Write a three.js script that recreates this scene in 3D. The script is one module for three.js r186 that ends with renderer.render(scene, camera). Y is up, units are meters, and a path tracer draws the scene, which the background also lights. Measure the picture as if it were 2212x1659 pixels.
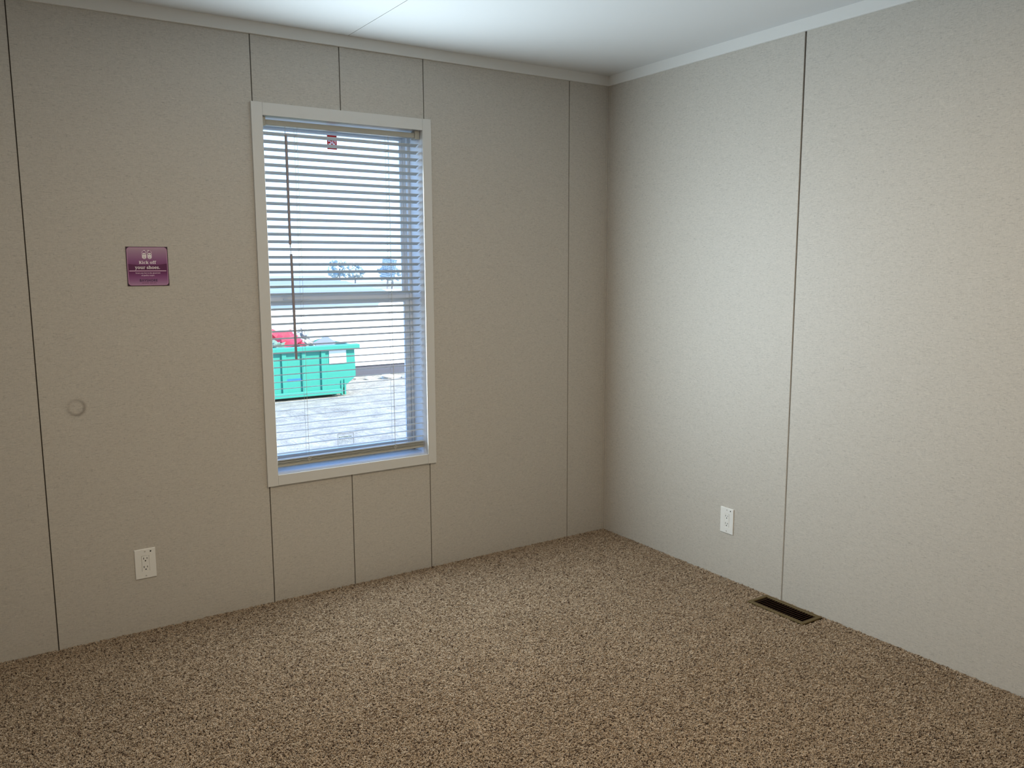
import * as THREE from 'three';
import { RoundedBoxGeometry } from 'three/addons/geometries/RoundedBoxGeometry.js';
import { mergeGeometries } from 'three/addons/utils/BufferGeometryUtils.js';
import { RectAreaLightUniformsLib } from 'three/addons/lights/RectAreaLightUniformsLib.js';
import { ImprovedNoise } from 'three/addons/math/ImprovedNoise.js';

// ------------------------------------------------------------------ camera, sky, sun, exposure
const scene = new THREE.Scene();
const camera = new THREE.PerspectiveCamera(49.424, 2212 / 1659, 0.05, 300);
camera.position.set(-2.7954, 1.3975, 3.3695);
camera.rotation.set(-0.1395, -0.5803, -0.0038, 'YXZ');
scene.add(camera);

const renderer = new THREE.WebGLRenderer({ antialias: true });
renderer.toneMapping = THREE.LinearToneMapping;
renderer.toneMappingExposure = 1.0;
renderer.shadowMap.enabled = true;
RectAreaLightUniformsLib.init();

{ // clear spring sky: pale at the horizon, blue overhead, the same all the way round
  const w = 8, h = 128, d = new Float32Array(w * h * 4);
  for (let j = 0; j < h; j++) {
    const el = Math.max(0, Math.sin(((j + 0.5) / h - 0.5) * Math.PI)), t = Math.pow(el, 0.55);
    const c = [1.75 + (0.16 - 1.75) * t, 2.4 + (0.95 - 2.4) * t, 3.1 + (2.8 - 3.1) * t];
    for (let i = 0; i < w; i++) d.set([...c, 1], (j * w + i) * 4);
  }
  const sky = new THREE.DataTexture(d, w, h, THREE.RGBAFormat, THREE.FloatType);
  sky.mapping = THREE.EquirectangularReflectionMapping; sky.magFilter = THREE.LinearFilter; sky.needsUpdate = true;
  scene.background = sky;
}
const sun = new THREE.DirectionalLight(new THREE.Color().setRGB(1, 0.95, 0.84), 9);
sun.position.set(15, 20, 10); sun.target.position.set(0, 0, -10); sun.castShadow = true;
Object.assign(sun.shadow.camera, { left: -40, right: 40, top: 40, bottom: -40, near: 1, far: 120 });
scene.add(sun, sun.target);

// added unseen area light just inside the blind, standing in for window light
const windowFill = new THREE.RectAreaLight(new THREE.Color().setRGB(0.82, 1, 1.1), 14.5, 0.67, 1.22);
windowFill.position.set(-1.406, 1.2, 0.004); windowFill.lookAt(-1.406, 1.2, 4);
scene.add(windowFill);

// ------------------------------------------------------------------ helpers
let seed = 7;
const rnd = () => ((seed = (seed * 1664525 + 1013904223) >>> 0) / 4294967296);
const rr = (a, b) => a + (b - a) * rnd();
const noise = new ImprovedNoise();
const rgb = (r, g, b) => new THREE.Color().setRGB(r, g, b);
const std = (c, roughness = 0.8, more = {}) => new THREE.MeshStandardMaterial({ color: c, roughness, ...more });
const used = {};
const numbered = (n) => { const k = (used[n] = (used[n] ?? -1) + 1); return k ? n + '_' + String(k).padStart(3, '0') : n; };
function mesh(name, geo, mat, parent, label) {
  const m = new THREE.Mesh(geo, mat);
  m.name = parent ? name : numbered(name);
  m.castShadow = m.receiveShadow = true;
  if (label) m.userData.label = label;
  (parent ?? scene).add(m);
  return m;
}
function group(name, label, category, at = [0, 0, 0], extra = {}) {
  const g = new THREE.Group();
  g.name = numbered(name); g.position.set(...at); g.userData = { label, category, ...extra };
  scene.add(g); return g;
}
const structure = (name, label, category, at) => group(name, label, category, at, { kind: 'structure' });
// a box between two corners, with uv in metres (plus an offset so that neighbours differ)
function box(x0, x1, y0, y1, z0, z1, off = [0, 0], scale = 1) {
  const g = new THREE.BoxGeometry(x1 - x0, y1 - y0, z1 - z0);
  g.translate((x0 + x1) / 2, (y0 + y1) / 2, (z0 + z1) / 2);
  const p = g.attributes.position, n = g.attributes.normal, uv = g.attributes.uv;
  for (let i = 0; i < p.count; i++) {
    const ax = Math.abs(n.getX(i)), ay = Math.abs(n.getY(i));
    const u = ax > 0.5 ? p.getZ(i) : p.getX(i), v = ay > 0.5 ? p.getZ(i) : p.getY(i);
    uv.setXY(i, (u + off[0]) / scale, (v + off[1]) / scale);
  }
  return g;
}
function rbox(x0, x1, y0, y1, z0, z1, r = 0.0015, seg = 2) {
  const g = new RoundedBoxGeometry(x1 - x0, y1 - y0, z1 - z0, seg, r);
  g.translate((x0 + x1) / 2, (y0 + y1) / 2, (z0 + z1) / 2); return g;
}
const cyl = (r0, r1, h, n, x, y, z, rx = 0, rz = 0) => {
  const g = new THREE.CylinderGeometry(r0, r1, h, n); g.rotateX(rx); g.rotateZ(rz); g.translate(x, y, z); return g;
};
const merge = (a) => mergeGeometries(a.map((g) => (g.index ? g.toNonIndexed() : g)));
function holedWall(x0, x1, y0, y1, h, depth) { // an extruded rectangle (x, y) with a rectangular hole
  const s = new THREE.Shape([[x0, y0], [x1, y0], [x1, y1], [x0, y1]].map((p) => new THREE.Vector2(...p)));
  if (h) s.holes.push(new THREE.Path([[h[0], h[2]], [h[0], h[3]], [h[1], h[3]], [h[1], h[2]]].map((p) => new THREE.Vector2(...p))));
  return new THREE.ExtrudeGeometry(s, { depth, bevelEnabled: false });
}
function dataTexture(size, fill, color = true) {
  const d = new Uint8Array(size * size * 4);
  fill(d, size);
  const t = new THREE.DataTexture(d, size, size);
  t.wrapS = t.wrapT = THREE.RepeatWrapping; t.magFilter = THREE.LinearFilter; t.minFilter = THREE.LinearMipmapLinearFilter;
  t.generateMipmaps = true; if (color) t.colorSpace = THREE.SRGBColorSpace; t.needsUpdate = true; return t;
}

// ------------------------------------------------------------------ materials
// linen-look vinyl of the wall panels: short woven dashes, mostly horizontal
const LIN = 1.2;
const linenField = (() => {
  const S = 2048, f = new Float32Array(S * S);
  const dash = (x, y, len, th, vert, a) => {
    for (let i = 0; i < len; i++) for (let k = 0; k < th; k++) {
      const px = (vert ? x + k : x + i) & (S - 1), py = (vert ? y + i : y + k) & (S - 1);
      const e = Math.sin(Math.PI * (i + 0.5) / len);
      f[py * S + px] += a * e;
    }
  };
  for (let i = 0; i < 90000; i++) dash(rnd() * S | 0, rnd() * S | 0, rr(8, 34) | 0, 1 + (rnd() * 2.2 | 0), false, rr(-0.085, 0.06));
  for (let i = 0; i < 60000; i++) dash(rnd() * S | 0, rnd() * S | 0, rr(6, 22) | 0, 1 + (rnd() * 2 | 0), true, rr(-0.075, 0.055));
  for (let i = 0; i < 4500; i++) dash(rnd() * S | 0, rnd() * S | 0, rr(8, 26) | 0, 2, false, rr(-0.15, -0.06));
  for (let i = 0; i < 2200; i++) dash(rnd() * S | 0, rnd() * S | 0, rr(8, 22) | 0, 2, true, rr(-0.13, -0.05));
  return f;
})();
const linenMap = dataTexture(2048, (d, S) => {
  const base = [197, 191, 182];
  for (let i = 0; i < S * S; i++) {
    const v = 1 + Math.max(-0.42, Math.min(0.22, linenField[i] * 0.85)) + rr(-0.035, 0.035);
    d[i * 4] = Math.min(255, base[0] * v); d[i * 4 + 1] = Math.min(255, base[1] * v); d[i * 4 + 2] = Math.min(255, base[2] * (v * 0.98 + 0.02)); d[i * 4 + 3] = 255;
  }
});
const mLinen = new THREE.MeshPhysicalMaterial({ map: linenMap, roughness: 0.52, specularIntensity: 0.7 });
const mSeam = std(rgb(0.075, 0.058, 0.045), 0.9);
const mWhite = std(rgb(0.7, 0.69, 0.665), 0.42);          // vinyl window casing
const mVinyl = std(rgb(0.84, 0.85, 0.86), 0.35);            // window frame and liner
const mTrim = std(rgb(0.76, 0.755, 0.735), 0.45);
const mCeil = std(rgb(0.72, 0.73, 0.735), 0.7);
const mPlate = std(rgb(0.84, 0.83, 0.8), 0.3);
const mSlot = std(rgb(0.012, 0.011, 0.011), 0.7);
const mSlat = std(rgb(0.63, 0.615, 0.545), 0.4);
const mRail = std(rgb(0.45, 0.43, 0.365), 0.4);
const mCord = std(rgb(0.7, 0.7, 0.66), 0.8);
const mWand = std(rgb(0.33, 0.29, 0.3), 0.25);
const mGlass = new THREE.MeshPhysicalMaterial({ color: 0xffffff, transmission: 1, roughness: 0, thickness: 0, ior: 1.5 });
const mRegister = std(rgb(0.125, 0.083, 0.026), 0.5, { metalness: 0.3 });
const mLouver = std(rgb(0.08, 0.032, 0.013), 0.5, { metalness: 0.3 });
const mDuct = std(rgb(0.02, 0.014, 0.01), 0.9);

// ------------------------------------------------------------------ the room
const RX0 = -3.65, RZ1 = 4.2, WALL_TOP = 2.34, OPEN = { x0: -1.756, x1: -1.056, y0: 0.544, y1: 1.99 };
const TH = 0.004, GAP = 0.0035;

const wallBack = structure('wall_back', 'greige linen-look panel wall with the window', 'wall');
{
  const core = holedWall(RX0 - 0.1, 0.1, -0.1, WALL_TOP + 0.1, [OPEN.x0 - 0.01, OPEN.x1 + 0.01, OPEN.y0 - 0.01, OPEN.y1 + 0.01], 0.16);
  core.translate(0, 0, -0.16 - TH); mesh('wall_core', core, mSeam, wallBack);
  const seams = [RX0, -2.598, -1.7905, -1.4275, -1.043, -0.2465, 0];
  for (let k = 0; k < 6; k++) {
    const a = seams[k] + (k ? GAP / 2 : 0), b = seams[k + 1] - GAP / 2, off = [rr(0, 1.6), rr(0, 1.6)];
    const parts = k === 2 || k === 3 ? [[-0.02, OPEN.y0 - 0.012], [OPEN.y1 + 0.012, WALL_TOP]] : [[-0.02, WALL_TOP]];
    for (const [y0, y1] of parts) {
      mesh('wall_panel', box(a, b, y0, y1, -TH, 0, off, LIN), mLinen, wallBack);
    }
    if (k) { // flat vinyl batten along the right of each seam
      const w = [0, 0.024, 0.023, 0.024, 0.02, 0.019][k], x = seams[k] + 0.0022;
      const runs = k >= 2 && k <= 4 ? [[-0.02, 0.505], [2.036, WALL_TOP]] : [[-0.02, WALL_TOP]];
      for (const [y0, y1] of runs) mesh('batten', box(x, x + w, y0, y1, 0, 0.0016, [rr(0, 1), rr(0, 1)], LIN), mLinen, wallBack);
    }
  }
}
const wallRight = structure('wall_right', 'greige linen-look panel wall right of the corner', 'wall');
{
  mesh('wall_core', box(TH, 0.11, -0.1, WALL_TOP + 0.1, -0.1, RZ1 + 0.1), mSeam, wallRight);
  const seams = [0, 1.1785, 2.398, 3.617, RZ1];
  for (let k = 0; k < 4; k++) {
    const off = [rr(0, 1.6), rr(0, 1.6)];
    const g = box(0, TH, -0.02, WALL_TOP, seams[k] + (k ? 0.0034 : 0), seams[k + 1] - (k < 3 ? 0.0034 : 0), off, LIN), p = g.attributes.position;
    for (let i = 0; i < p.count; i++) if (p.getY(i) < 0) { // the joint narrows towards the floor
      if (k && p.getZ(i) < seams[k] + 0.01) p.setZ(i, seams[k] + 0.0013);
      if (k < 3 && p.getZ(i) > seams[k + 1] - 0.01) p.setZ(i, seams[k + 1] - 0.0013);
    }
    mesh('wall_panel', g, mLinen, wallRight);
    if (k) mesh('batten', box(-0.0016, 0, -0.02, WALL_TOP, seams[k] - 0.0225, seams[k] - 0.0038, [rr(0, 1), rr(0, 1)], LIN), mLinen, wallRight);
  }
}
{
  const corner = structure('trim_1', 'narrow inside-corner strip between the two panel walls', 'trim');
  mesh('corner_strip', box(-0.015, -0.0025, -0.02, WALL_TOP, 0, 0.0022, [0.3, 0.1], LIN), mLinen, corner);
  mesh('corner_strip', box(-0.0022, 0, -0.02, WALL_TOP, 0.0025, 0.015, [0.5, 0.7], LIN), mLinen, corner);
}
const wallLeft = structure('wall_left', 'greige linen-look panel wall left of the camera', 'wall');
mesh('wall_panel', box(RX0 - 0.11, RX0, -0.1, WALL_TOP + 0.1, -0.1, RZ1 + 0.1, [0.2, 0.4], LIN), mLinen, wallLeft);
const wallFront = structure('wall_front', 'greige linen-look panel wall behind the camera', 'wall');
mesh('wall_panel', box(RX0 - 0.11, 0.11, -0.1, WALL_TOP + 0.1, RZ1, RZ1 + 0.11, [0.9, 0.4], LIN), mLinen, wallFront);

const CEIL = 2.336;
const ceiling = structure('ceiling', 'smooth white panelled ceiling', 'ceiling');
mesh('ceiling_core', box(RX0 - 0.1, 0.1, CEIL + 0.006, CEIL + 0.15, -0.17, RZ1 + 0.1), std(rgb(0.2, 0.2, 0.2)), ceiling);
mesh('ceiling_panel', box(RX0, -1.39 - 0.0012, CEIL, CEIL + 0.006, 0, RZ1), mCeil, ceiling);
mesh('ceiling_panel', box(-1.39 + 0.0012, 0, CEIL, CEIL + 0.006, 0, RZ1), mCeil, ceiling);

{ // flat ceiling moulding, mitred in the corner
  const prof = (len) => {
    const s = new THREE.Shape([[0, 0], [0.009, 0.0], [0.0105, 0.0015], [0.0135, 0.046], [0, 0.046]].map((p) => new THREE.Vector2(...p)));
    return new THREE.ExtrudeGeometry(s, { depth: len, bevelEnabled: false });
  };
  const t2 = structure('trim_2', 'flat white ceiling moulding over the window wall', 'trim');
  const a = prof(-RX0); a.rotateY(-Math.PI / 2); a.translate(0, 2.29, 0);            // runs along -x, stands out to +z
  mesh('moulding', a, mTrim, t2);
  const t3 = structure('trim_3', 'flat white ceiling moulding over the right wall', 'trim');
  const b = prof(RZ1); b.scale(-1, 1, 1); b.translate(0, 2.29, 0);
  const idx = b.index; if (!idx) { const p = b.attributes.position.array; for (let i = 0; i < p.length; i += 9) for (let k = 0; k < 3; k++) { const t = p[i + 3 + k]; p[i + 3 + k] = p[i + 6 + k]; p[i + 6 + k] = t; } b.computeVertexNormals(); }
  mesh('moulding', b, mTrim, t3);
}

{ // flush ceiling light in the middle of the room, above and behind the view
  const L = group('ceiling_light', 'flush white square ceiling light in the middle of the room', 'lamp', [-1.75, CEIL, 2.1]);
  mesh('rim', merge([box(-0.17, 0.17, -0.03, 0, -0.17, -0.15), box(-0.17, 0.17, -0.03, 0, 0.15, 0.17), box(-0.17, -0.15, -0.03, 0, -0.15, 0.15), box(0.15, 0.17, -0.03, 0, -0.15, 0.15)]), mTrim, L);
  mesh('diffuser', box(-0.15, 0.15, -0.022, -0.016, -0.15, 0.15), std(rgb(0.9, 0.88, 0.82), 0.6, { emissive: rgb(1, 0.86, 0.66), emissiveIntensity: 2 }), L);
  const a = new THREE.RectAreaLight(rgb(1, 0.79, 0.53), 96, 0.29, 0.29);
  a.position.set(-1.75, CEIL - 0.024, 2.1); a.lookAt(-1.75, 0, 2.1); scene.add(a);
}

// ------------------------------------------------------------------ floor and carpet
const VENT = { x0: -0.1352, x1: -0.0158, z0: 1.1115, z1: 1.391 };
const vin = { x0: VENT.x0 + 0.017, x1: VENT.x1 - 0.017, z0: VENT.z0 + 0.017, z1: VENT.z1 - 0.017 };
{
  const fl = holedWall(RX0 - 0.05, 0.05, -0.05, RZ1 + 0.05, [vin.x0, vin.x1, vin.z0, vin.z1], 0.03);
  fl.rotateX(Math.PI / 2); // (x, y, d) -> (x, -d, y)
  fl.translate(0, -0.009, 0);
  const f = mesh('floor', fl, std(rgb(0.1, 0.065, 0.042), 1));
  f.userData = { kind: 'structure', label: 'carpet backing of the bedroom floor', category: 'floor' };
}
{ // frieze carpet pile: bent yarn ends
  const parts = [];
  for (let k = 0; k < 4; k++) {
    const a = k * 1.57 + rr(-0.5, 0.5), l = rr(0.0068, 0.0096), out = rr(0.0022, 0.0046), w = rr(0.0010, 0.0014), turn = rr(-1.3, 1.3);
    const pts = [], reach = [0.001, 0.0014, 0.0014 + out * 0.45, 0.0014 + out], up = [0, 0.62, 0.96, 0.9];
    for (let i = 0; i < 4; i++) { const b = a + turn * [0, 0, 0.35, 1][i]; pts.push([Math.cos(b) * reach[i], l * up[i], Math.sin(b) * reach[i]]); }
    const pos = [], ring = (i) => { // three corners round the yarn at point i
      const P = pts[i], A = pts[Math.max(0, i - 1)], B = pts[Math.min(3, i + 1)], d = new THREE.Vector3(B[0] - A[0], B[1] - A[1], B[2] - A[2]).normalize();
      const s1 = new THREE.Vector3().crossVectors(d, new THREE.Vector3(-Math.sin(a), 0.2, Math.cos(a))).normalize(), s2 = new THREE.Vector3().crossVectors(d, s1), q = w * [0.9, 1, 1.1, 0.7][i];
      return [0, 2.094, 4.189].map((t) => [0, 1, 2].map((c) => P[c] + q * (Math.cos(t) * s1.getComponent(c) + Math.sin(t) * s2.getComponent(c))));
    };
    for (let i = 0; i < 3; i++) {
      const R0 = ring(i), R1 = ring(i + 1);
      for (let c = 0; c < 3; c++) { const p = R0[c], q = R1[c], s = R1[(c + 1) % 3], t = R0[(c + 1) % 3]; pos.push(...p, ...t, ...s, ...p, ...s, ...q); }
      if (i === 2) pos.push(...R1[0], ...R1[1], ...R1[2]);
    }
    const g = new THREE.BufferGeometry();
    g.setAttribute('position', new THREE.Float32BufferAttribute(pos, 3));
    parts.push(g);
  }
  const tuft = mergeGeometries(parts); tuft.computeVertexNormals();
  const step = 0.0061, X0 = -3.3, Z1 = 3.2;
  const places = [];
  for (let x = X0; x < -0.002; x += step) for (let z = 0.002; z < Z1; z += step) {
    const px = x + rr(-0.4, 0.4) * step, pz = z + rr(-0.4, 0.4) * step;
    if (px > VENT.x0 - 0.002 && px < VENT.x1 + 0.002 && pz > VENT.z0 - 0.002 && pz < VENT.z1 + 0.002) continue;
    if (px > -0.0015 || pz < 0.0015) continue;
    places.push(px, pz);
  }
  const n = places.length / 2;
  const pile = new THREE.InstancedMesh(tuft, std(rgb(1, 1, 1), 1), n);
  const m = new THREE.Matrix4(), q = new THREE.Quaternion(), e = new THREE.Euler(), P = new THREE.Vector3(), S = new THREE.Vector3(), c = new THREE.Color();
  const tones = [[0.425, 0.325, 0.23], [0.37, 0.275, 0.19], [0.52, 0.415, 0.31], [0.27, 0.195, 0.13], [0.15, 0.1, 0.068]];
  for (let i = 0; i < n; i++) {
    const x = places[2 * i], z = places[2 * i + 1];
    const lx = 0.34 * noise.noise(x * 3.1, 4.2, z * 3.1) + rr(-0.3, 0.3), lz = 0.34 * noise.noise(x * 3.1 + 31, 8.1, z * 3.1) + rr(-0.3, 0.3);
    e.set(lx, rr(0, 6.283), lz, 'XZY'); q.setFromEuler(e);
    const s = rr(0.8, 1.25);
    m.compose(P.set(x, -0.009, z), q, S.set(s, rr(0.8, 1.2), s)); pile.setMatrixAt(i, m);
    const t = rnd(), k = t < 0.34 ? 0 : t < 0.6 ? 1 : t < 0.8 ? 2 : t < 0.93 ? 3 : 4, v = rr(0.9, 1.1);
    pile.setColorAt(i, c.setRGB(tones[k][0] * v, tones[k][1] * v, tones[k][2] * v));
  }
  pile.name = 'carpet_pile'; pile.castShadow = pile.receiveShadow = true;
  pile.userData = { kind: 'stuff', label: 'mottled brown and beige frieze carpet pile', category: 'carpet' };
  scene.add(pile);
}

// ------------------------------------------------------------------ window
const win = structure('window_1', 'white single-hung window with flat white casing', 'window');
{
  const o = OPEN, X0 = -1.8, X1 = -1.0145, Y0 = 0.4995, Y1 = 2.0385, F = 0.012;
  mesh('casing', rbox(X0, o.x0, Y0, Y1, 0, F, 0.001), mWhite, win);
  mesh('casing', rbox(o.x1, X1, Y0, Y1, 0, F, 0.001), mWhite, win);
  mesh('casing', rbox(o.x0 + 0.0004, o.x1 - 0.0004, o.y1, Y1 - 0.0006, 0, F - 0.0004, 0.001), mWhite, win);
  mesh('casing', rbox(o.x0 + 0.0004, o.x1 - 0.0004, Y0 + 0.001, o.y0, 0, F - 0.0004, 0.001), mWhite, win);
  const D = -0.17;
  mesh('side_liner', box(o.x0 - 0.009, o.x0, o.y0 - 0.009, o.y1 + 0.009, D, 0.002), mVinyl, win);
  mesh('side_liner', box(o.x1, o.x1 + 0.009, o.y0 - 0.009, o.y1 + 0.009, D, 0.002), mVinyl, win);
  mesh('head_liner', box(o.x0, o.x1, o.y1, o.y1 + 0.009, D, 0.002), mVinyl, win);
  mesh('sill', box(o.x0, o.x1, o.y0 - 0.009, o.y0, D, 0.002), mVinyl, win);
  // outer frame with its sash tracks
  const fw = 0.012;
  const fr = [];
  for (const [a, b] of [[o.x0, o.x0 + fw], [o.x1 - fw, o.x1]]) {
    fr.push(rbox(a, b, o.y0, o.y1, -0.185, -0.122, 0.0015));
  }
  fr.push(rbox(o.x0, o.x1, o.y1 - 0.016, o.y1, -0.185, -0.122, 0.0015), rbox(o.x0, o.x1, o.y0, o.y0 + 0.016, -0.185, -0.122, 0.0015));
  for (const z of [-0.1455, -0.1515]) for (const s of [0, 1]) { // thin ribs of the tracks beside the upper sash
    const x = s ? o.x1 - fw - 0.007 : o.x0 + fw; fr.push(rbox(x, x + 0.007, 1.285, o.y1 - 0.016, z - 0.0015, z + 0.0015, 0.0006, 1));
  }
  mesh('frame', merge(fr), mVinyl, win);
  const sash = (name, y0, y1, z0, z1, st, rb, rt) => {
    const g = new THREE.Group(); g.name = name; win.add(g);
    const a = o.x0 + fw + 0.0008, b = o.x1 - fw - 0.0008;
    for (const [p, q] of [[a, a + st], [b - st, b]]) {
      const bead = p === a ? [q - 0.0005, q + 0.004] : [p - 0.004, p + 0.0005];
      mesh('stile', merge([rbox(p, q, y0, y1, z0, z1, 0.002), rbox(...bead, y0 + rb - 0.002, y1 - rt + 0.002, z0 + 0.003, z1 - 0.006, 0.0008, 1)]), mVinyl, g);
    }
    mesh('bottom_rail', rbox(a + st, b - st, y0, y0 + rb, z0, z1 - 0.0004, 0.002), mVinyl, g);
    mesh('top_rail', rbox(a + st, b - st, y1 - rt, y1, z0, z1 - 0.0004, 0.002), mVinyl, g);
    mesh('pane', box(a + st - 0.004, b - st + 0.004, y0 + rb - 0.004, y1 - rt + 0.004, (z0 + z1) / 2 - 0.0015, (z0 + z1) / 2 + 0.0015), mGlass, g);
    return g;
  };
  sash('upper_sash', 1.245, o.y1 - 0.0165, -0.172, -0.153, 0.0145, 0.038, 0.012);
  const ls = sash('lower_sash', o.y0 + 0.0165, 1.281, -0.148, -0.126, 0.019, 0.034, 0.042);
  mesh('lift_rail', rbox(-1.66, -1.54, 1.262, 1.268, -0.1262, -0.121, 0.0015), mVinyl, ls);
}

// stickers and papers left on the glass
{
  const s = group('window_sticker', 'small red price-style sticker with white 50 high on the upper pane', 'sticker');
  const cv = document.createElement('canvas'); cv.width = 256; cv.height = 448;
  const c = cv.getContext('2d');
  c.fillStyle = '#d92a20'; c.fillRect(0, 0, 256, 448);
  c.fillStyle = '#f3c8c4'; c.fillRect(0, 0, 180, 60);
  c.fillStyle = '#fff'; c.font = 'bold 190px sans-serif'; c.textAlign = 'center'; c.fillText('50', 128, 330);
  c.fillStyle = '#f0a0a0'; c.fillRect(86, 404, 100, 18);
  const t = new THREE.CanvasTexture(cv); t.colorSpace = THREE.SRGBColorSpace;
  const g = new THREE.BoxGeometry(0.044, 0.077, 0.0004); g.translate(-1.406, 1.9415, -0.1607);
  mesh('sticker_sheet', g, new THREE.MeshPhysicalMaterial({ map: t, roughness: 0.7, transmission: 0.5, thickness: 0 }), s);
}
const scribble = (w, h, draw) => { const cv = document.createElement('canvas'); cv.width = w; cv.height = h; draw(cv.getContext('2d'), w, h); const t = new THREE.CanvasTexture(cv); t.colorSpace = THREE.SRGBColorSpace; return t; };
const mPaper = (t) => new THREE.MeshPhysicalMaterial({ map: t, roughness: 0.9, transmission: 0.6, thickness: 0 });
{
  const s = group('paper_sheet', 'curled translucent printed paper taped to the upper pane', 'paper');
  const t = scribble(256, 320, (c, w, h) => {
    c.fillStyle = '#eef7fd'; c.fillRect(0, 0, w, h);
    c.strokeStyle = '#7394ad'; c.lineWidth = 5; c.strokeRect(8, 8, w - 16, h - 16);
    c.fillStyle = '#6d8ca6';
    for (let y = 34; y < h - 40; y += 24) { let x = 22; while (x < w - 40) { const l = rr(10, 38); c.fillRect(x, y, Math.min(l, w - 26 - x), 9); x += l + rr(6, 14); } }
    c.strokeRect(30, 200, 80, 50); c.strokeRect(128, 206, 90, 50);
  });
  const g = new THREE.PlaneGeometry(0.07, 0.098, 6, 24), p = g.attributes.position; // top edge curls back towards the room
  for (let i = 0; i < p.count; i++) {
    const y = p.getY(i), over = Math.max(0, y - 0.03); let yy = y, zz = 0.0004;
    if (over > 0) { const r = 0.0075, a = over / r; yy = 0.03 + r * Math.sin(a); zz = 0.0004 + r * (1 - Math.cos(a)); }
    p.setXYZ(i, p.getX(i), yy, zz);
  }
  g.computeVertexNormals(); g.rotateZ(-0.16); g.translate(-1.153, 1.398, -0.1605);
  mesh('sheet', g, mPaper(t), s);
}
{
  const s = group('warning_label', 'small clear label with a printed border on the lower pane', 'label');
  const t = scribble(512, 400, (c, w, h) => {
    c.fillStyle = '#ffffff'; c.fillRect(0, 0, w, h);
    c.fillStyle = '#c4ccbd';
    for (let x = 40; x < w - 70; x += 52) { c.fillRect(x, 96, 40, 30); }
    for (let y = 190; y < 300; y += 34) { let x = 40; while (x < w - 80) { const l = rr(20, 60); c.fillRect(x, y, l, 9); x += l + 18; } }
  });
  mesh('label_film', box(-1.4345, -1.359, 0.5975, 0.6575, -0.1352, -0.135), new THREE.MeshPhysicalMaterial({ map: t, roughness: 0.05, transmission: 1, thickness: 0 }), s);
  // the film's uv run over its front only
  const f = s.children[0].geometry, p = f.attributes.position, uv = f.attributes.uv;
  for (let i = 0; i < p.count; i++) uv.setXY(i, (p.getX(i) + 1.4345) / 0.0755, (p.getY(i) - 0.5975) / 0.06);
  const b = [], w = 0.0013, X0 = -1.4345, X1 = -1.359, Y0 = 0.5975, Y1 = 0.6575;
  for (const [a, c2, d, e2] of [[X0, X1, Y1 - w, Y1], [X0, X1, Y0, Y0 + w], [X0, X0 + w, Y0 + w, Y1 - w], [X1 - w, X1, Y0 + w, Y1 - w]]) b.push(box(a, c2, d, e2, -0.135, -0.1347));
  mesh('border', merge(b), std(rgb(0.2, 0.2, 0.15), 0.8), s);
}

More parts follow.
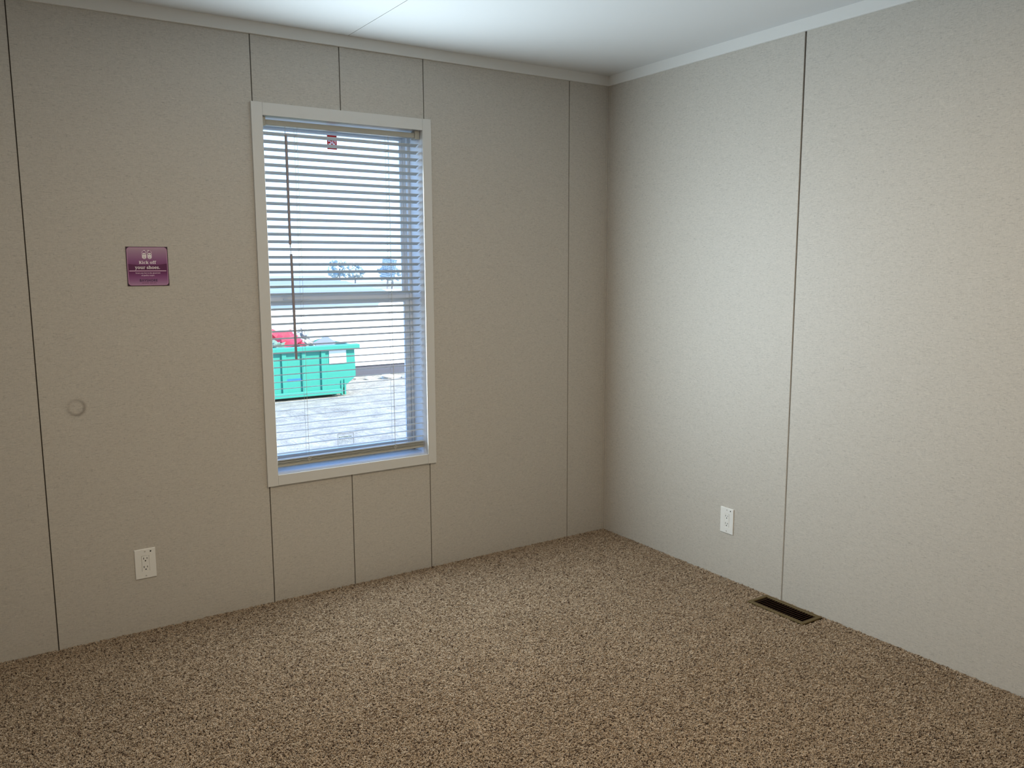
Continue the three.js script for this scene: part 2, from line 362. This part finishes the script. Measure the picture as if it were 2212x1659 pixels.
// ------------------------------------------------------------------ blind
{
  const bl = group('window_blind', 'ivory horizontal slat blind hanging open in the window', 'blind');
  mesh('headrail', rbox(-1.738, -1.083, 1.958, 1.9785, -0.047, -0.013, 0.002), mRail, bl);
  mesh('bracket', rbox(-1.7555, -1.7385, 1.953, 1.9885, -0.05, -0.009, 0.0015), mRail, bl);
  mesh('bracket', rbox(-1.0825, -1.0615, 1.953, 1.9885, -0.05, -0.009, 0.0015), mRail, bl);
  const W = 0.0315, L0 = -1.748, L1 = -1.0605, N = 6, top = [], bot = [];
  for (let i = 0; i <= N; i++) { const s = i / N * 2 - 1, z = s * W / 2, y = 0.0016 * (1 - s * s); top.push([z, y + 0.0004]); bot.push([z, y - 0.0004]); }
  const shape = new THREE.Shape([...top, ...bot.reverse()].map((p) => new THREE.Vector2(...p)));
  const slat = new THREE.ExtrudeGeometry(shape, { depth: L1 - L0, bevelEnabled: false });
  slat.rotateY(-Math.PI / 2); // depth -> -x, shape x -> +z
  slat.translate(L1, 0, 0);
  const zc = -0.0355, count = 44;
  const knots = [[0, 0.28], [0.4, 0.36], [0.65, 0.28], [0.82, 0.17], [0.93, 0.12], [1, 0.05]];
  const TILT = (t) => { for (let i = 1; i < knots.length; i++) if (t <= knots[i][0] + 1e-6) { const [a, p] = knots[i - 1], [b, q] = knots[i]; return p + (q - p) * (t - a) / (b - a); } return 0.05; };
  const ys = [], tilts = [];
  for (let k = 0; k < count; k++) {
    const t = k / (count - 1), tilt = TILT(t), y = 1.9325 - 0.0304 * k - Math.sin(tilt) * W / 2;
    const s = mesh('slat', slat, mSlat, bl);
    s.position.set(0, y, zc); s.rotation.x = tilt + rr(-0.012, 0.012) ; s.rotation.z = rr(-0.0006, 0.0006);
    s.rotation.x = -s.rotation.x; ys.push(y); tilts.push(tilt);
  }
  for (let k = 0; k < 5; k++) {
    const s = mesh('slat', slat, mSlat, bl);
    s.position.set(rr(-0.001, 0.001), 0.5835 + k * 0.0042, zc); s.rotation.set(rr(-0.03, 0.03), 0, 0.006 + rr(-0.0008, 0.0008)); s.position.y += 1.4 * 0.006;
  }
  const br = mesh('bottom_rail', rbox(L0, L1, -0.005, 0.005, zc - 0.0155, zc + 0.0155, 0.003), mRail, bl);
  br.rotation.z = 0.006; br.position.set(0, 0.5755 + 1.4 * 0.006, 0);
  for (const x of [-1.61, -1.2065]) {
    const g = [], c = (z, y0, y1, r) => g.push(cyl(r, r, y1 - y0, 5, x + (z === zc ? 0.006 : 0), (y0 + y1) / 2, z));
    c(zc + W / 2 + 0.0012, 0.575, 1.96, 0.0006); c(zc - W / 2 - 0.0012, 0.575, 1.96, 0.0006); c(zc, 0.575, 1.96, 0.0007);
    for (let k = 0; k < count; k++) { const r = box(x - 0.0006, x + 0.0006, -0.0008, 0, -W / 2, W / 2); r.rotateX(-tilts[k]); r.translate(0, ys[k] - 0.0003, zc); g.push(r); }
    mesh('ladder_cord', merge(g), mCord, bl);
    const y = 0.5755 + (x + 1.4 + 1.4) * 0.006;
    mesh('cord_knot', merge([new THREE.TorusGeometry(0.006, 0.0009, 5, 14).translate(x, y + 0.007, zc + W / 2 + 0.001), new THREE.TorusGeometry(0.0045, 0.0008, 5, 12).translate(x + 0.006, y + 0.014, zc + W / 2 + 0.001)]), mCord, bl);
    mesh('rail_button', cyl(0.0045, 0.004, 0.004, 12, x, y - 0.0068, zc + 0.006), mRail, bl);
  }
  const wand = new THREE.Group(); wand.name = 'tilt_wand'; bl.add(wand);
  const X = -1.661, Z = -0.004;
  mesh('hook', merge([cyl(0.0012, 0.0012, 0.034, 6, X - 0.001, 1.944, Z - 0.004, 0.25), new THREE.TorusGeometry(0.0032, 0.0009, 6, 14).translate(X, 1.927, Z)]), std(rgb(0.5, 0.5, 0.5), 0.4), wand);
  mesh('rod', merge([cyl(0.005, 0.0058, 0.012, 6, X, 1.917, Z), cyl(0.0054, 0.0054, 0.42, 6, X, 1.701, Z)]), mWand, wand);
  mesh('joint', merge([cyl(0.0026, 0.0026, 0.012, 8, X + 0.0005, 1.486, Z), new THREE.TorusGeometry(0.003, 0.0009, 6, 14).translate(X + 0.001, 1.4765, Z), cyl(0.0012, 0.0012, 0.02, 6, X + 0.0015, 1.462, Z)]), std(rgb(0.55, 0.56, 0.6), 0.3), wand);
  const low = cyl(0.0054, 0.0054, 0.432, 6, 0, 0, 0); low.rotateZ(0.01); low.translate(X + 0.0045, 1.237, Z);
  const rings = [1.17, 1.135, 1.1].map((y) => cyl(0.0062, 0.0062, 0.006, 6, X + 0.005, y + 0.05, Z));
  mesh('rod', merge([low, ...rings]), mWand, wand);
}

// ------------------------------------------------------------------ sign on the wall
{
  const s = group('wall_sign', 'square purple plaque reading Kick off your shoes', 'sign', [-2.2075, 1.4043, 0]);
  const cv = document.createElement('canvas'); cv.width = cv.height = 1024;
  const c = cv.getContext('2d'), rrect = (x, y, w, h, r) => { c.beginPath(); c.moveTo(x + r, y); c.arcTo(x + w, y, x + w, y + h, r); c.arcTo(x + w, y + h, x, y + h, r); c.arcTo(x, y + h, x, y, r); c.arcTo(x, y, x + w, y, r); c.closePath(); };
  c.fillStyle = '#2a0624'; c.fillRect(0, 0, 1024, 1024);
  rrect(18, 14, 988, 994, 80); c.fillStyle = '#c08bb0'; c.fill();
  c.save(); rrect(34, 30, 956, 960, 70); c.clip();
  let g = c.createLinearGradient(0, 440, 0, 1000);
  g.addColorStop(0, '#5a0b4c'); g.addColorStop(0.32, '#5a0b4c'); g.addColorStop(0.62, '#85447c'); g.addColorStop(1, '#b088aa'); c.fillStyle = g; c.fillRect(0, 0, 1024, 1024);
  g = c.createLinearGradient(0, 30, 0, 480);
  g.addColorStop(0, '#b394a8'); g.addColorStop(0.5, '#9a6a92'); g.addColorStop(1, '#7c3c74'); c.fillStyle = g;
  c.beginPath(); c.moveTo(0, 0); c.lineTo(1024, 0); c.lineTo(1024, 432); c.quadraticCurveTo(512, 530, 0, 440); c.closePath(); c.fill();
  c.restore();
  c.strokeStyle = '#f5e9ef'; c.fillStyle = '#f8eef2'; c.lineWidth = 9;
  for (const x of [438, 570]) { // pair of slippers
    c.beginPath(); c.ellipse(x, 168, 52, 60, 0, Math.PI, 0); c.stroke();
    c.beginPath(); c.arc(x + (x < 500 ? 8 : -26), 100, 14, 0, 7); c.fill();
    rrect(x - 52, 158, 104, 160, 50); c.fill();
    c.fillStyle = '#8d5a85'; c.beginPath(); c.ellipse(x, 150, 40, 40, 0, 0, 7); c.fill();
    c.fillStyle = '#f8eef2'; c.beginPath(); c.ellipse(x - 20, 190, 17, 36, 0.2, 0, 7); c.ellipse(x + 20, 190, 17, 36, -0.2, 0, 7); c.fill();
    c.fillStyle = '#1e0a1a'; c.beginPath(); c.ellipse(x - 24, 200, 8, 20, -0.25, 0, 7); c.fill(); c.beginPath(); c.ellipse(x + 22, 200, 8, 20, 0.25, 0, 7); c.fill();
    c.fillRect(x - 24, 256, 12, 10); c.fillRect(x + 12, 256, 12, 10); c.fillRect(x - 7, 270, 14, 12); c.fillRect(x - 26, 292, 52, 6);
    c.fillStyle = '#f8eef2';
  }
  c.textAlign = 'center'; c.fillStyle = '#fbf3f6';
  const text = (t, font, x, y, w, col) => { c.font = font; c.fillStyle = col ?? '#fbf3f6'; const k = w / c.measureText(t).width; c.save(); c.translate(x, y); c.scale(k, 1); c.fillText(t, 0, 0); c.restore(); };
  text('Kick off', 'bold 104px serif', 508, 446, 420);
  text('your shoes.', 'bold 112px serif', 506, 580, 620);
  c.fillStyle = '#e3bcd6'; c.fillRect(54, 620, 910, 20);
  text('Treat your feet to the plush feel', 'bold 44px serif', 506, 702, 610, '#ecd6e4');
  text('of quality carpet.', 'bold 44px serif', 506, 762, 330, '#ecd6e4');
  text('BAYSHORE', 'bold 92px sans-serif', 512, 912, 450, '#2b0b3c');
  text('HOME SALES', 'bold 36px sans-serif', 522, 962, 360, '#6a2a4e');
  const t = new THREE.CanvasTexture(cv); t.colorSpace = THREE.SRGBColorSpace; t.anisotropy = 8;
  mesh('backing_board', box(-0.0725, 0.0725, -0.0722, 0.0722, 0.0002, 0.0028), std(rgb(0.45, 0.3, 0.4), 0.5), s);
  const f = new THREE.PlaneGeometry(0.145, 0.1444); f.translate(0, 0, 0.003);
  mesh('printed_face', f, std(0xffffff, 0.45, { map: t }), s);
}

// faint ring-shaped scuff on the left panel
{
  const cv = document.createElement('canvas'); cv.width = cv.height = 256; const c = cv.getContext('2d');
  const im = c.createImageData(256, 256);
  for (let y = 0; y < 256; y++) for (let x = 0; x < 256; x++) {
    const dx = x - 128, dy = y - 128, r = Math.hypot(dx, dy), a = Math.atan2(dy, dx);
    const edge = 92 + 5 * noise.noise(a * 2, 1, 3), ring = Math.exp(-(((r - edge) / 20) ** 2)), grain = 0.75 + 0.4 * noise.noise(x / 5, y / 5, 1);
    const k = (y * 256 + x) * 4; im.data[k] = 92; im.data[k + 1] = 72; im.data[k + 2] = 58;
    im.data[k + 3] = 255 * Math.max(0, Math.min(1, ring * grain * 0.34 * (0.75 + 0.35 * Math.sin(a + 1))));
  }
  c.putImageData(im, 0, 0);
  const t = new THREE.CanvasTexture(cv); t.colorSpace = THREE.SRGBColorSpace;
  const g = new THREE.PlaneGeometry(0.075, 0.075); g.translate(-2.4805, 0.8965, 0.0004);
  const m = new THREE.MeshStandardMaterial({ map: t, transparent: true, roughness: 0.6 });
  mesh('scuff_mark', g, m, wallBack, 'faint brown ring-shaped scuff');
}

// ------------------------------------------------------------------ outlets
{
  const build = () => {
    const g = new THREE.Group();
    const w = 0.075, h = 0.1165, s = new THREE.Shape([[-w / 2 + 0.002, -h / 2 + 0.002], [w / 2 - 0.002, -h / 2 + 0.002], [w / 2 - 0.002, h / 2 - 0.002], [-w / 2 + 0.002, h / 2 - 0.002]].map((p) => new THREE.Vector2(...p)));
    const hole = (x0, x1, y0, y1) => s.holes.push(new THREE.Path([[x0, y0], [x0, y1], [x1, y1], [x1, y0]].map((p) => new THREE.Vector2(...p))));
    hole(-0.0156, 0.0156, -0.0324, 0.0324);
    const plate = new THREE.ExtrudeGeometry(s, { depth: 0.0045, bevelEnabled: true, bevelThickness: 0.002, bevelSize: 0.002, bevelSegments: 3, bevelOffset: 0 });
    plate.translate(0, 0, 0.0002);
    mesh('cover_plate', plate, mPlate, g);
    const rc = mesh('receptacle', rbox(-0.0132, 0.0132, -0.03, 0.03, 0, 0.0072, 0.001), mPlate, g);
    mesh('gap_liner', box(-0.0166, 0.0166, -0.0333, 0.0333, 0, 0.001), mSlot, g);
    for (const y of [0.0175, -0.0165]) {
      mesh('slot', box(-0.0072, -0.0048, y, y + 0.0078, 0.007, 0.00735), mSlot, rc);
      mesh('slot', box(0.0050, 0.0072, y + 0.0006, y + 0.0072, 0.007, 0.00735), mSlot, rc);
      mesh('ground_hole', cyl(0.0026, 0.0026, 0.0004, 16, 0.0002, y - 0.006, 0.0072, Math.PI / 2), mSlot, rc);
    }
    for (const y of [0.0483, -0.0483]) mesh('screw', merge([cyl(0.0027, 0.003, 0.0012, 14, 0, y, 0.0071, Math.PI / 2)]), std(rgb(0.5, 0.48, 0.44), 0.4), g);
    mesh('indicator_hole', cyl(0.0029, 0.0029, 0.0006, 16, 0.0205, 0.0468, 0.0069, Math.PI / 2), mSlot, g);
    return g;
  };
  const a = build(); a.name = numbered('wall_outlet'); a.position.set(-2.284, 0.2683, 0); a.scale.z = 0.68; scene.add(a);
  a.userData = { label: 'white wall outlet on the window wall below the purple sign', category: 'outlet', group: 'duplex outlets' };
  const b = a.clone(); b.name = numbered('wall_outlet'); b.position.set(0, 0.2658, 0.8655); b.rotation.y = -Math.PI / 2; scene.add(b);
  b.userData = { label: 'white wall outlet on the right wall above the floor register', category: 'outlet', group: 'duplex outlets' };
}

// ------------------------------------------------------------------ floor register
{
  const r = group('floor_register', 'brown metal floor register in the carpet against the right wall', 'register', [0, 0, 0]);
  const q = 0.006, s = new THREE.Shape([[VENT.x0 + q, VENT.z0], [VENT.x1 - q, VENT.z0], [VENT.x1 - q * 0.3, VENT.z0 + q * 0.3], [VENT.x1, VENT.z0 + q], [VENT.x1, VENT.z1 - q], [VENT.x1 - q * 0.3, VENT.z1 - q * 0.3], [VENT.x1 - q, VENT.z1], [VENT.x0 + q, VENT.z1], [VENT.x0 + q * 0.3, VENT.z1 - q * 0.3], [VENT.x0, VENT.z1 - q], [VENT.x0, VENT.z0 + q], [VENT.x0 + q * 0.3, VENT.z0 + q * 0.3]].map((p) => new THREE.Vector2(...p)));
  s.holes.push(new THREE.Path([[vin.x0, vin.z0], [vin.x0, vin.z1], [vin.x1, vin.z1], [vin.x1, vin.z0]].map((p) => new THREE.Vector2(...p))));
  const f = new THREE.ExtrudeGeometry(s, { depth: 0.003, bevelEnabled: true, bevelThickness: 0.0018, bevelSize: 0.002, bevelSegments: 2, bevelOffset: -0.002 });
  f.rotateX(Math.PI / 2); f.translate(0, 0.0025, 0);
  mesh('frame', f, mRegister, r);
  const n = 19, len = vin.x1 - vin.x0;
  for (let k = 0; k < n; k++) {
    const z = vin.z0 + (k + 0.75) / (n + 0.5) * (vin.z1 - vin.z0), g = new THREE.BoxGeometry(len + 0.004, 0.0016, 0.011);
    g.rotateX(-0.75); g.translate((vin.x0 + vin.x1) / 2, -0.0022, z);
    mesh('louver', g, mLouver, r);
  }
  const d = 0.11, w = 0.002, duct = [box(vin.x0 - w, vin.x0, -d, -0.001, vin.z0, vin.z1), box(vin.x1, vin.x1 + w, -d, -0.001, vin.z0, vin.z1), box(vin.x0, vin.x1, -d, -0.001, vin.z0 - w, vin.z0), box(vin.x0, vin.x1, -d, -0.001, vin.z1, vin.z1 + w), box(vin.x0, vin.x1, -d - w, -d, vin.z0, vin.z1)];
  mesh('boot', merge(duct), mDuct, r);
}

// ------------------------------------------------------------------ outside
const G = -0.9;
const gravel = dataTexture(1024, (d, S) => {
  for (let y = 0; y < S; y++) for (let x = 0; x < S; x++) {
    const a = x / S * 6.2832, b = y / S * 6.2832;
    const p = [Math.cos(a), Math.sin(a), Math.cos(b) + 2 * Math.sin(b)];
    let v = 0; for (const [f, k] of [[2.2, 0.5], [6, 0.4], [17, 0.5], [43, 0.6]]) v += k * noise.noise(p[0] * f, p[1] * f + 7, p[2] * f * 0.8);
    v = 158 + 46 * v + rr(-26, 26); const k = (y * S + x) * 4;
    d[k] = Math.max(60, Math.min(245, v)); d[k + 1] = Math.max(58, Math.min(243, v * 0.955)); d[k + 2] = Math.max(48, Math.min(240, v * 0.86)); d[k + 3] = 255;
  }
});
{
  const g = mesh('ground', box(-60, 90, G - 0.3, G, -120, 8, [0, 0], 4), std(0xffffff, 1, { map: gravel }));
  g.userData = { kind: 'structure', label: 'bare pale gravel yard outside', category: 'ground' };
  const pier = mesh('house_skirt', box(RX0 - 0.1, 0.1, G, -0.12, -0.17, RZ1 + 0.1), std(rgb(0.6, 0.6, 0.58), 0.8));
  pier.userData = { kind: 'structure', label: 'skirting below the room floor', category: 'skirting' };
}
{ // green roll-off dumpster
  const Z = -10.8, D = 1.7, X0 = -2.2, XR = 3.09, Y0 = G + 0.05, YT = 0.015;
  const mG = std(rgb(0.03, 0.3, 0.215), 0.5), mGd = std(rgb(0.024, 0.25, 0.18), 0.5);
  const d = group('dumpster', 'green steel roll-off dumpster heaped with scrap outside the window', 'dumpster', [0, 0, 0]);
  const prof = [[X0, Y0], [2.72, Y0], [3.09, -0.56], [3.09, -0.40], [3.075, YT], [X0, YT]];
  const shell = (a, b) => { const s = new THREE.Shape(a.map((p) => new THREE.Vector2(...p))); return new THREE.ExtrudeGeometry(s, { depth: b, bevelEnabled: false }); };
  const side = shell(prof, 0.04); side.translate(0, 0, Z - 0.04); mesh('side_wall', side, mG, d);
  const back = shell(prof, 0.04); back.translate(0, 0, Z - D); mesh('side_wall', back, mG, d);
  mesh('floor_plate', box(X0, 2.72, Y0, Y0 + 0.05, Z - D, Z - 0.04), mGd, d);
  mesh('end_wall', box(3.04, 3.08, -0.5, YT, Z - D, Z - 0.04), mG, d);
  const sl = box(-0.27, 0.27, -0.02, 0.02, Z - D, Z - 0.04); sl.rotateZ(0.72); sl.translate(2.89, -0.7, 0); mesh('sloped_end', sl, mGd, d);
  mesh('end_wall', box(X0, X0 + 0.05, Y0, YT, Z - D, Z - 0.04), mG, d);
  mesh('top_rail', merge([rbox(X0, 3.15, -0.055, 0.03, Z - 0.05, Z + 0.09, 0.01), rbox(X0, 3.15, -0.055, 0.03, Z - D - 0.09, Z - D + 0.05, 0.01)]), mG, d);
  for (let x = 2.441; x > X0; x -= 0.3535) {
    mesh('rib', merge([rbox(x - 0.006, x + 0.075, Y0 + 0.06, -0.055, Z, Z + 0.035, 0.006)]), mG, d);
  }
  mesh('bottom_rail', rbox(X0, 2.78, Y0, Y0 + 0.09, Z, Z + 0.075, 0.01), mG, d);
  mesh('end_post', merge([box(2.80, 2.83, G + 0.02, -0.62, Z - 0.05, Z + 0.02), box(2.86, 2.89, G + 0.02, -0.6, Z - 0.05, Z + 0.02)]), mG, d);
  mesh('sign_panel', rbox(2.592, 2.915, -0.318, -0.068, Z, Z + 0.012, 0.004), std(rgb(0.85, 0.85, 0.83), 0.5), d, 'white placard on the side of the dumpster');
  mesh('stripe', box(1.76, 2.07, -0.565, -0.525, Z, Z + 0.004), std(rgb(0.02, 0.16, 0.45), 0.5), d, 'short blue stripe');
  // scrap in the dumpster
  const lump = (name, label, cat, cx, cy, cz, sx, sy, sz, col, rough, amp, f) => {
    const g = new THREE.IcosahedronGeometry(1, 4), p = g.attributes.position;
    for (let i = 0; i < p.count; i++) {
      const x = p.getX(i), y = p.getY(i), z = p.getZ(i), k = 1 + amp * noise.noise(x * f + cx * 5, y * f, z * f) + amp * 0.5 * noise.noise(x * f * 3, y * f * 3 + cx, z * f * 3);
      p.setXYZ(i, x * k * sx, y * k * sy, z * k * sz);
    }
    g.computeVertexNormals(); g.translate(cx, cy, cz);
    const m = mesh(name, g, std(col, rough)); m.userData = { label, category: cat }; return m;
  };
  lump('red_tarp', 'crumpled red tarp bulging over the dumpster rim', 'tarp', 1.92, -0.03, Z - 0.95, 0.5, 0.29, 0.4, rgb(0.5, 0.035, 0.06), 0.6, 0.5, 2.6);
  lump('brush_heap', 'clump of grey-green brush in front of the red tarp', 'brush', 1.66, -0.02, Z - 0.22, 0.2, 0.13, 0.13, rgb(0.16, 0.24, 0.18), 1, 0.8, 4);
  lump('insulation_heap', 'pale crumpled wrap behind the red tarp', 'scrap', 2.66, 0.0, Z - 1.44, 0.17, 0.22, 0.1, rgb(0.42, 0.42, 0.38), 1, 0.9, 4);
  const sh = (name, label, x, y, z, w, h, rx, rz, col) => { const g = new RoundedBoxGeometry(w, 0.015, h, 1, 0.004); g.rotateX(rx); g.rotateZ(rz); g.translate(x, y, z); const m = mesh(name, g, std(col, 0.7)); m.userData = { label, category: 'panel' }; };
  sh('scrap_panel', 'grey scrap panel leaning up at the right of the tarp', 2.68, 0.03, Z - 0.42, 0.3, 0.4, 0.3, 0.42, rgb(0.3, 0.3, 0.31));
  sh('scrap_panel', 'pale scrap panel sloping down to the dumpster rim', 2.87, 0.03, Z - 0.9, 0.3, 0.4, 0.2, -0.42, rgb(0.5, 0.49, 0.46));
  sh('scrap_panel', 'small upright light offcut poking from the heap', 2.44, 0.16, Z - 0.3, 0.18, 0.14, 0.9, 0.25, rgb(0.5, 0.52, 0.52));
}
{ // low white building with grey skirting beyond the dumpster
  const Z = -13.1, b = group('white_building', 'low white building with dark skirting and grey shingle roof beyond the dumpster', 'building', [0, 0, 0]);
  mesh('wall', box(-6, 9, -0.67, 0.82, Z - 4.2, Z), std(rgb(0.86, 0.86, 0.85), 0.6), b);
  mesh('skirting', box(-5.98, 8.98, G, -0.67, Z - 4.15, Z - 0.03), std(rgb(0.1, 0.1, 0.115), 0.8), b);
  mesh('fascia', box(-6.2, 4.75, 0.8, 0.87, Z - 0.02, Z + 0.2), std(rgb(0.8, 0.8, 0.8), 0.6), b);
  const mS = [0.3, 0.33, 0.37].map((v) => std(rgb(v * 0.82, v * 0.95, v * 1.12), 0.9));
  const slope = Math.atan2(0.33, 2.2), rise = 0.33 / 6;
  for (let k = 0; k < 6; k++) { // shingle courses, each a slightly lapped board
    const g = box(-6.2, 4.75 - k * 0.12, -0.008, 0.01, -0.2, 0.2);
    g.rotateX(slope); g.translate(0, 0.9 + k * rise, Z + 0.05 - k * 0.36); mesh('shingle_course', g, mS[k % 3], b);
  }
}
{ // rubble along the skirting
  const mats = [0.3, 0.42, 0.54].map((v) => std(rgb(v, v * 0.99, v * 0.96), 1));
  const spots = ['nearest the dumpster end', 'second out from the dumpster end', 'third out from the dumpster end', 'fourth out from the dumpster end', 'fifth out from the dumpster end', 'farthest from the dumpster end'];
  for (let i = 0; i < 6; i++) {
    const r = [0.1, 0.08, 0.12, 0.07, 0.11, 0.09][i], g = new THREE.IcosahedronGeometry(r, 1), p = g.attributes.position;
    const k0 = rr(0, 50);
    for (let j = 0; j < p.count; j++) { const k = 0.8 + 0.5 * noise.noise(p.getX(j) * 14 + k0, p.getY(j) * 14, p.getZ(j) * 14); p.setXYZ(j, p.getX(j) * k * 1.5, p.getY(j) * k * 0.7, p.getZ(j) * k); }
    g.computeVertexNormals();
    const x = 3.75 + i * 0.36, m = mesh('rock', g, mats[i % 3]);
    m.position.set(x, G + r * 0.3, -12.6 + rr(-0.2, 0.5)); m.userData = { label: 'pale rock along the dark skirting outside, ' + spots[i], category: 'rock', group: 'rocks along the skirting' };
  }
}
{ // far trees
  const places = [[26.4, -70, 2.2, 2.9], [29.6, -74, 2.0, 2.6], [31.2, -70, 1.8, 2.4], [33.6, -74, 2.0, 2.3], [35.3, -70, 1.7, 2.6]];
  const where = ['leftmost of the row', 'second from the left of the row', 'middle one of the row', 'second from the right of the row', 'rightmost of the row'];
  const mHazeFoliage = [std(rgb(0.46, 0.56, 0.58), 1), std(rgb(0.52, 0.6, 0.61), 1)], mT = std(rgb(0.4, 0.38, 0.35), 1);  // distance haze is mixed into the pale foliage colours
  places.forEach(([x, z, w, h], i) => {
    const t = group('far_tree', 'tree coloured pale for distance haze beyond the white building, ' + where[i], 'tree', [x, G, z], { group: 'far trees' });
    const parts = [];
    for (let k = 0; k < 70; k++) {
      const r = rr(0.1, 0.24), g = new THREE.IcosahedronGeometry(r, 1), p = g.attributes.position, a = rr(0, 6.283), q0 = Math.sqrt(rnd()), y = rr(0.5, 1);
      for (let j = 0; j < p.count; j++) { const q = 1 + 0.7 * noise.noise(p.getX(j) * 9 + k * 7, p.getY(j) * 9 + i, p.getZ(j) * 9); p.setXYZ(j, p.getX(j) * q, p.getY(j) * q, p.getZ(j) * q); }
      const spread = Math.sqrt(Math.max(0.06, 1 - ((y - 0.72) / 0.3) ** 2)) * w * 0.5;
      g.translate(Math.cos(a) * q0 * spread, h * y, Math.sin(a) * q0 * spread); parts.push(g);
    }
    const f = merge(parts); f.computeVertexNormals(); mesh('foliage', f, mHazeFoliage[i % 2], t);
    mesh('trunk', cyl(0.06, 0.1, h * 0.75, 8, 0, h * 0.375, 0), mT, t);
  });
}

renderer.render(scene, camera);
